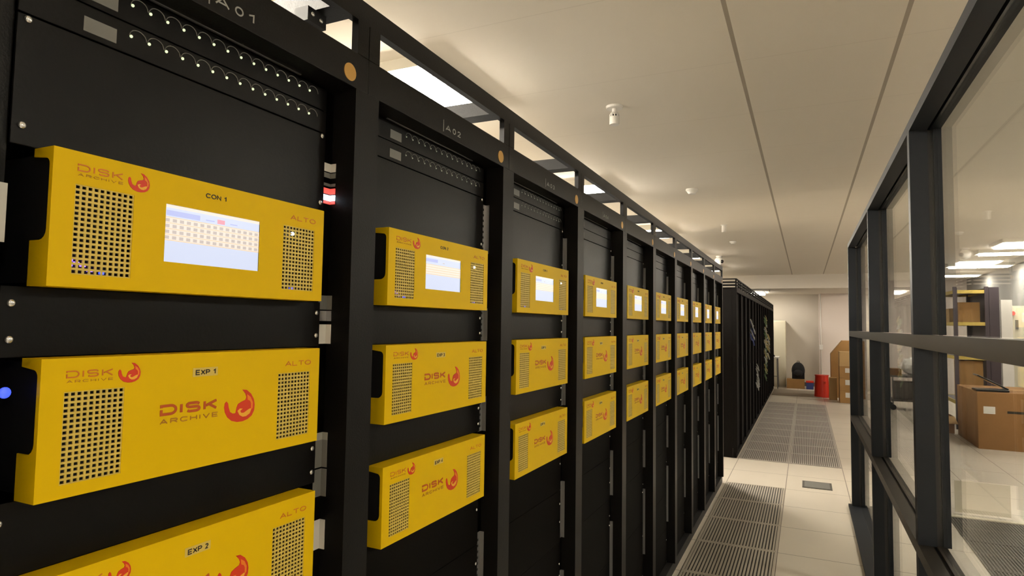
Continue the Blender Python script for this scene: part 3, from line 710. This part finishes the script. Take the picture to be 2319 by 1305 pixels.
t = thing('loose_papers', 'loose white papers and packets piled on the middle shelf', 'papers', (2.19, 11.95, 1.0905))
b = MB(); 
for k in range(6): 
    a = rnd.uniform(-.05, .05); b.box(-.12+a, .12+a, -.25+k*.03, -.02+k*.06, .004+.018*k, .018+.018*k, 'label_white')
b.build('sheet', t)
t = thing('white_door_panel', 'tall narrow white panel standing right of the shelving', 'panel', (2.63, 11.36, 0))
MB().box(-.035, .10, -.02, .02, 0, 1.93, 'white_plastic').build('panel_body', t, bevel=.003)
t = thing('electrical_cabinet', 'cream electrical cabinet with a red lamp beyond the glass', 'electrical cabinet', (3.0, 11.75, 0))
MB().box(-.26, .30, -.2, .2, .0, 1.28, 'cream_metal').build('lower_cabinet', t, bevel=.004)
c = MB().box(-.26, .05, -.2, .2, 1.36, 1.85, 'cream_metal').build('upper_box', t, bevel=.004)
MB().box(-.26, .30, -.21, .2, 1.281, 1.359, 'shelf_dark').build('gap_band', t)
MB().disc(-.22, 1.74, .03, -.225, -.2, 'led_red', 'y').build('red_lamp', t); MB().box(-.19, -.155, -.21, -.2, 1.50, 1.64, 'bin_grey').build('handle', t)
MB().box(.002, .010, -.204, -.2, .05, 1.25, 'bin_grey').build('door_seam', t)
# trolley with wrapped goods
t = thing('trolley', 'grey two-shelf trolley far behind the second glass pane', 'trolley', (1.66, 13.7, 0))
for z in (.16, .60): MB().box(-.25, .30, -.25, .25, z, z+.03, 'bin_grey').build('shelf', t, bevel=.004)
for x in (-.23, .27):
    for y in (-.22, .22): MB().box(x, x+.02, y-.01, y+.01, .10, .60, 'bin_grey').build('post', t); MB().disc(x+.01, .05, .05, y-.012, y+.012, 'fabric_black', 'y', 16).build('wheel', t)
carton('cardboard_box', 'brown box on the left of the trolley top, beside the plastic bundle', 1.50, 13.65, .6305, .17, .3, .12, 'cardboard_dark')
carton('cardboard_box', 'grey box on the lower trolley shelf', 1.68, 13.7, .1905, .40, .36, .32, 'bin_grey', cat='box')
t = thing('wrapped_bundle', 'bundle wrapped in crumpled clear plastic on the trolley top', 'bundle', (1.77, 13.7, .6305))
b = MB().sphere((0, 0, .16), .17, 'white_plastic', nu=16, nv=9, sz=.95); rnd = random.Random(9)
b.v = [(x+rnd.uniform(-.02, .02), y+rnd.uniform(-.02, .02), max(.0, z+rnd.uniform(-.02, .02))) for x, y, z in b.v]; b.build('wrap', t)
t = thing('white_bollard', 'small white box standing on the floor left of the trolley', 'box', (1.22, 13.2, 0)); MB().box(-.05, .05, -.05, .05, 0, .22, 'white_plastic').build('box_body', t, bevel=.004); MB().box(-.052, .052, -.052, .052, .22, .235, 'white_plastic').build('lid', t)
# sheet added at the pale edge strip to imitate a reflection in the glass
t = thing('reflection_sheet', 'pale translucent sheet standing in for a reflection in the near glass pane', 'sheet', (1.24, 6.10, 0))
MB().box(-.18, .18, -.002, .002, .03, .275, 'reflection_film').build('sheet_body', t)
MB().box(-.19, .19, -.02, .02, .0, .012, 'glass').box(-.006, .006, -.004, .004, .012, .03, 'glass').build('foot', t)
